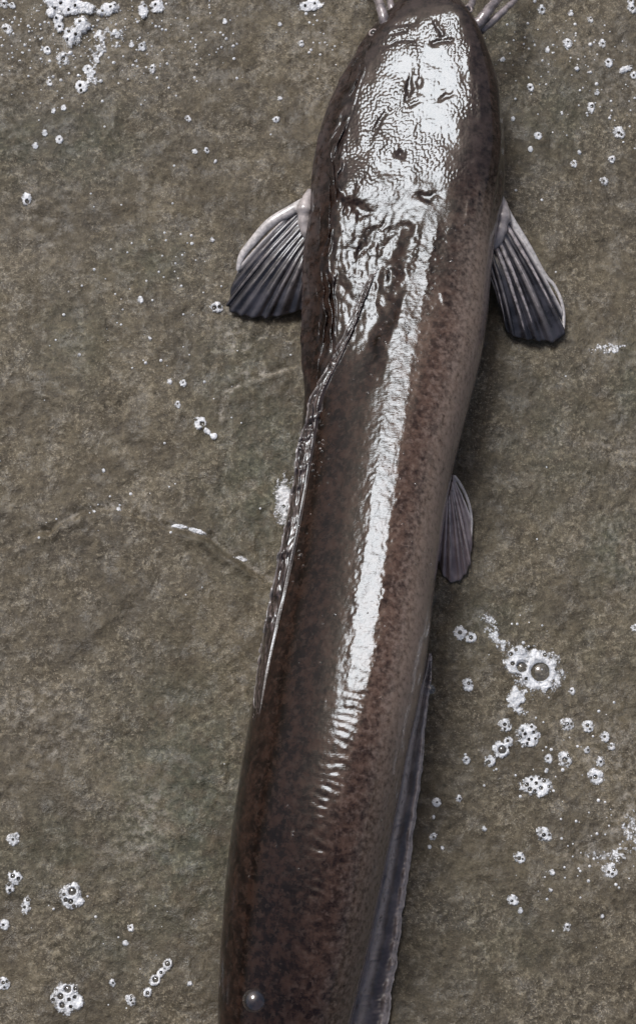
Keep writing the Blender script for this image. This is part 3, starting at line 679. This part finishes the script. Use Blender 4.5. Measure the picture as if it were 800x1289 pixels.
# -- light caught by the raised crack lip, built as strips of froth
foam([(226, 662, 12, 3, 5), (248, 668, 14, 3.4, 18)], [], 'highlight on the lip of the long crack, built as a bright froth line', hgt=.0012, rough=.2, name='lip_glint_froth')
foam([(304, 703, 11, 3.4, 12)], [], 'short highlight further along the long crack, built as a froth smear', hgt=.0009, dens=.7, name='lip_glint_froth')
# -- the bank of suds beyond the dorsal-side pectoral fin
foam([(66, 4, 12, 8, 0), (84, 10, 28, 14, 0), (66, 18, 10, 8, -30), (110, 14, 14, 9, 0)], [(78, 8, 2), (96, 12, 1.8), (70, 14, 1.8), (88, 17, 1.5)], 'thick white suds bank, the widest mass of foam', hgt=.0045)
foam([(92, 48, 13, 16, 25), (104, 34, 12, 12, 25)], [(88, 44, 2), (97, 48, 1.8), (95, 38, 1.4), (86, 54, 1.6), (102, 32, 1.6)], 'plump slanting lobe of suds below the widest suds bank', hgt=.0045)
foam([(74, 30, 8, 15, -10)], [(72, 26, 1.6), (76, 36, 1.6)], 'narrow tongue of suds hanging from the suds bank', hgt=.003)
foam([(136, 14, 18, 9, -18)], [(140, 12, 1.6), (130, 17, 1.6), (146, 10, 1.4)], 'smooth oval lobe of suds beside the suds bank', hgt=.004)
foam([(181, 15, 8, 12, 0), (198, 9, 10, 10, 0)], [(183, 10, 1.6), (196, 8, 1.6)], 'pair of joined suds lumps past the oval lobe', hgt=.003)
foam([(390, 9, 19, 8, -12)], [(384, 10, 1.5), (396, 7, 1.4)], 'ragged white foam dab near the barbels and snout', hgt=.0022)
foam([(130, 46, 14, 9, -35), (150, 46, 12, 7, -10), (146, 57, 8, 6, 0), (122, 70, 10, 16, 20), (116, 96, 8, 16, 10)], [], 'broken lacy froth below the suds bank', hgt=.0014, dens=.6, rough=.75)
foam([(786, 88, 12, 5, -28)], [], 'slanting foam dash on concrete beyond the pale-rayed pectoral fin', hgt=.0018)
foam([(796, 1046, 12, 26, 0), (770, 1078, 20, 10, 0), (745, 1076, 10, 6, 0)], [(797, 1048, 2)], 'thin whitish scum drying on the concrete', hgt=.0008, dens=.5, rough=.8)
foam([(765, 438, 22, 8, -8)], [], 'faint streaky scum beyond the pale-rayed pectoral fin', hgt=.0007, dens=.5, rough=.8)

# -- single bubbles and little clusters that only their place tells apart
BUBBLES = [(588, 862, 9), (635, 913, 9), (713, 911, 9), (739, 914, 8), (710, 956, 11), (690, 955, 6), (748, 978, 10), (760, 928, 7), (768, 940, 6), (754, 959, 7), (738, 944, 5), (586, 957, 6), 
           (549, 1010, 6), (577, 1005, 5), (545, 1053, 6), (556, 1067, 3), (540, 1066, 3), (684, 1050, 11), (653, 1079, 8), (645, 1133, 7), (654, 1146, 4), (712, 1167, 6), (694, 1098, 4), (766, 1096, 10), 
           (609, 1043, 4), (692, 1120, 3), (757, 1153, 3), (719, 870, 5), (545, 1028, 3), (798, 790, 5), (18, 1057, 8), (6, 1164, 7), (165, 1168, 5), (158, 1187, 4), (142, 1237, 5.5), (5, 1238, 9), 
           (165, 1259, 8), (239, 1238, 4), (22, 1052, 5), (224, 510, 5), (231, 483, 5), (214, 481, 4), (177, 378, 4), (237, 149, 5), (245, 190, 4), (260, 189, 4.5), (271, 202, 3), (347, 150, 5), 
           (352, 123, 4), (149, 640, 3.5), (118, 643, 3), (267, 303, 4), (189, 427, 3), (100, 447, 3), (130, 592, 3), (10, 38, 8), (80, 76, 9), (60, 65, 5), (111, 88, 7), (103, 110, 8.5), 
           (63, 105, 4.5), (192, 88, 6), (179, 60, 6), (68, 140, 4), (81, 137, 4), (45, 184, 4), (75, 176, 5), (57, 168, 4), (283, 28, 3.5), (166, 58, 4), (5, 6, 6), (16, 8, 5), 
           (379, 57, 4.5), (352, 32, 3), (713, 55, 6.5), (757, 55, 5.5), (681, 12, 6), (742, 25, 4.5), (794, 12, 7), (793, 3, 5), (765, 80, 5.5), (667, 110, 5.5), (743, 135, 7), (778, 168, 8), 
           (769, 202, 5.5), (759, 228, 6.5), (722, 206, 5), (676, 172, 5), (667, 188, 3.5), (728, 192, 3), (750, 117, 4), (725, 87, 3.5), (797, 95, 5), (632, 75, 4), (645, 150, 3), (688, 64, 4), 
           (718, 16, 4)]
MARKS = [(676, 844, 'the largest foam patch'), (663, 926, 'the many-holed round foam patch'), (673, 989, 'the wide oval foam patch'), (628, 944, 'the elongated foam patch'), (91, 1128, 'the face-like foam patch'),
         (85, 1257, 'the largest round foam patch'), (198, 1232, 'the slanting foam chain'), (20, 1110, 'the two-lobed foam patch'), (252, 533, 'the foam blob with the trailing wisp'), (304, 400, 'the dark spread pectoral fin'),
         (150, 650, 'the long crack'), (84, 14, 'the thick suds bank'), (98, 42, 'the slanting lobe of suds'), (190, 12, 'the paired suds lumps'), (390, 9, 'the foam dab near the snout'), (786, 88, 'the slanting foam dash'),
         (690, 350, 'the half folded pectoral fin'), (640, 100, 'the ventral edge of the head'), (390, 190, 'the dorsal edge of the head'), (530, 1020, 'the anal fin'), (790, 1050, 'the drying whitish scum'), (640, 0, 'the barbels'), (34, 251, 'the lone foam blob')]
for x, y, r in BUBBLES:
    e = .75+.35*random.random(); an = random.uniform(0, 180); h = []
    if r >= 4.5:
        h.append((x+random.uniform(-.2, .2)*r, y+random.uniform(-.2, .2)*r, r*random.uniform(.2, .33)))
        if r > 7:
            for _ in range(random.randint(1, 3)):
                a = random.uniform(0, 6.28); h.append((x+.58*r*math.cos(a), y+.58*r*math.sin(a), r*random.uniform(.13, .22)))
    near = sorted(MARKS, key=lambda q: math.hypot(q[0]-x, q[1]-y)); mk = near[0][2]
    lab = '%s foam bubble near %s' % (('pinhead' if r < 3.6 else 'tiny' if r < 4.6 else 'small' if r < 6 else 'medium' if r < 7.6 else 'coin-round')+('' if not h else ' one-pored' if len(h) == 1 else ' several-pored'), mk)
    if len((lab+' towards '+near[1][2]).split()) <= 16: lab += ' towards '+near[1][2]
    foam([(x, y, r*1.12, r*e*1.12, an)], h, lab, 'foam bubbles near '+mk[4:], hgt=.0011+.00012*r, dens=random.uniform(.75, 1.05), rough=.16, name='foam_bubble', step=.6, cell=2.4)

# -- specks of froth too small to count
def speck_mesh(name, pts, mat, flat=.7):
    a = np.linspace(0, 2*np.pi, 6, endpoint=False); v = np.array([.05, .8, 1.6])
    U = np.stack([np.sin(v)[:, None]*np.cos(a), np.sin(v)[:, None]*np.sin(a), np.broadcast_to(flat*np.cos(v)[:, None], (3, 6))], -1).reshape(-1, 3)
    Fu = grid_faces(3, 6, True); Vs = []; Fs = []
    for i, (p, r) in enumerate(pts): Vs.append(p+U*r); Fs.append(Fu+i*len(U))
    return mesh(name, np.vstack(Vs), np.vstack(Fs), mat, {'thin': np.ones(len(Vs)*len(U))})
sp = []
for cx, cy, sx, sy, nn in [(100, 60, 110, 60, 320), (30, 40, 40, 60, 70), (260, 40, 80, 50, 90), (740, 90, 60, 70, 150), (660, 60, 40, 50, 60), (400, 60, 30, 50, 40), (200, 320, 90, 80, 50), (700, 940, 70, 60, 60), (770, 1060, 40, 50, 60), (200, 440, 120, 90, 40), (100, 640, 90, 30, 25), (700, 1120, 80, 80, 35), (120, 1180, 90, 70, 30), (400, 650, 350, 500, 110), (650, 800, 40, 40, 20)]:
    for _ in range(nn):
        x, y = random.gauss(cx, sx*.6), random.gauss(cy, sy*.6)
        if -20 < y < 1300 and -20 < x < 820 and random.random() < .65:
            Lx, Rx = row(max(y, 0))[:2]
            if Lx-8 < x < Rx+8: continue
            sp.append((gpt(x, y), MM*abs(random.gauss(.8, .55))+.0002))
link('foam_specks', speck_mesh('foam_specks', sp, M_FOAM), kind='stuff', label='tiny specks of white froth sprinkled over the concrete', category='froth')

# ================================================================== WATER ON THE FISH
def skin_at(px, py):
    """the modelled skin's point seen at photo pixel (px, py)"""
    d = (px_t-px)**2+(py_t-py)**2; i = np.unravel_index(np.argmin(d), d.shape); return TOPD[i]
dr = []
for cx, cy, sx, sy, nn in [(500, 330, 40, 50, 60), (455, 300, 25, 40, 40), (490, 420, 50, 60, 40), (400, 560, 14, 40, 26), (470, 560, 60, 120, 40), (520, 700, 30, 90, 20), (372, 690, 14, 20, 14), (440, 800, 60, 90, 24), (420, 1100, 80, 120, 16), (560, 300, 30, 60, 14)]:
    for _ in range(nn):
        x, y = random.gauss(cx, sx*.6), random.gauss(cy, sy*.6); t = t_of(x, y)
        if abs(t) < .93: dr.append((skin_at(x, y), MM*abs(random.gauss(.8, .5))+.0002))
link('water_droplets', speck_mesh('water_droplets', dr, M_WATER, .6), kind='stuff', label='tiny beads of water sprinkled over the wet skin', category='droplets')
def bubble_on(p, r, label, mat=M_FILM):
    d = link('water_bubble', dome_mesh('water_bubble', r, .85, 28, 12), None, tuple(p-np.array([0, 0, .0003])), label=label, category='bubble'); return d
bubble_on(skin_at(321, 1260), .0058, 'clear round air bubble resting on the dark tail')
bubble_on(at(541, 868, .0105), .0032, 'small clear bubble clinging to the front of the anal fin')
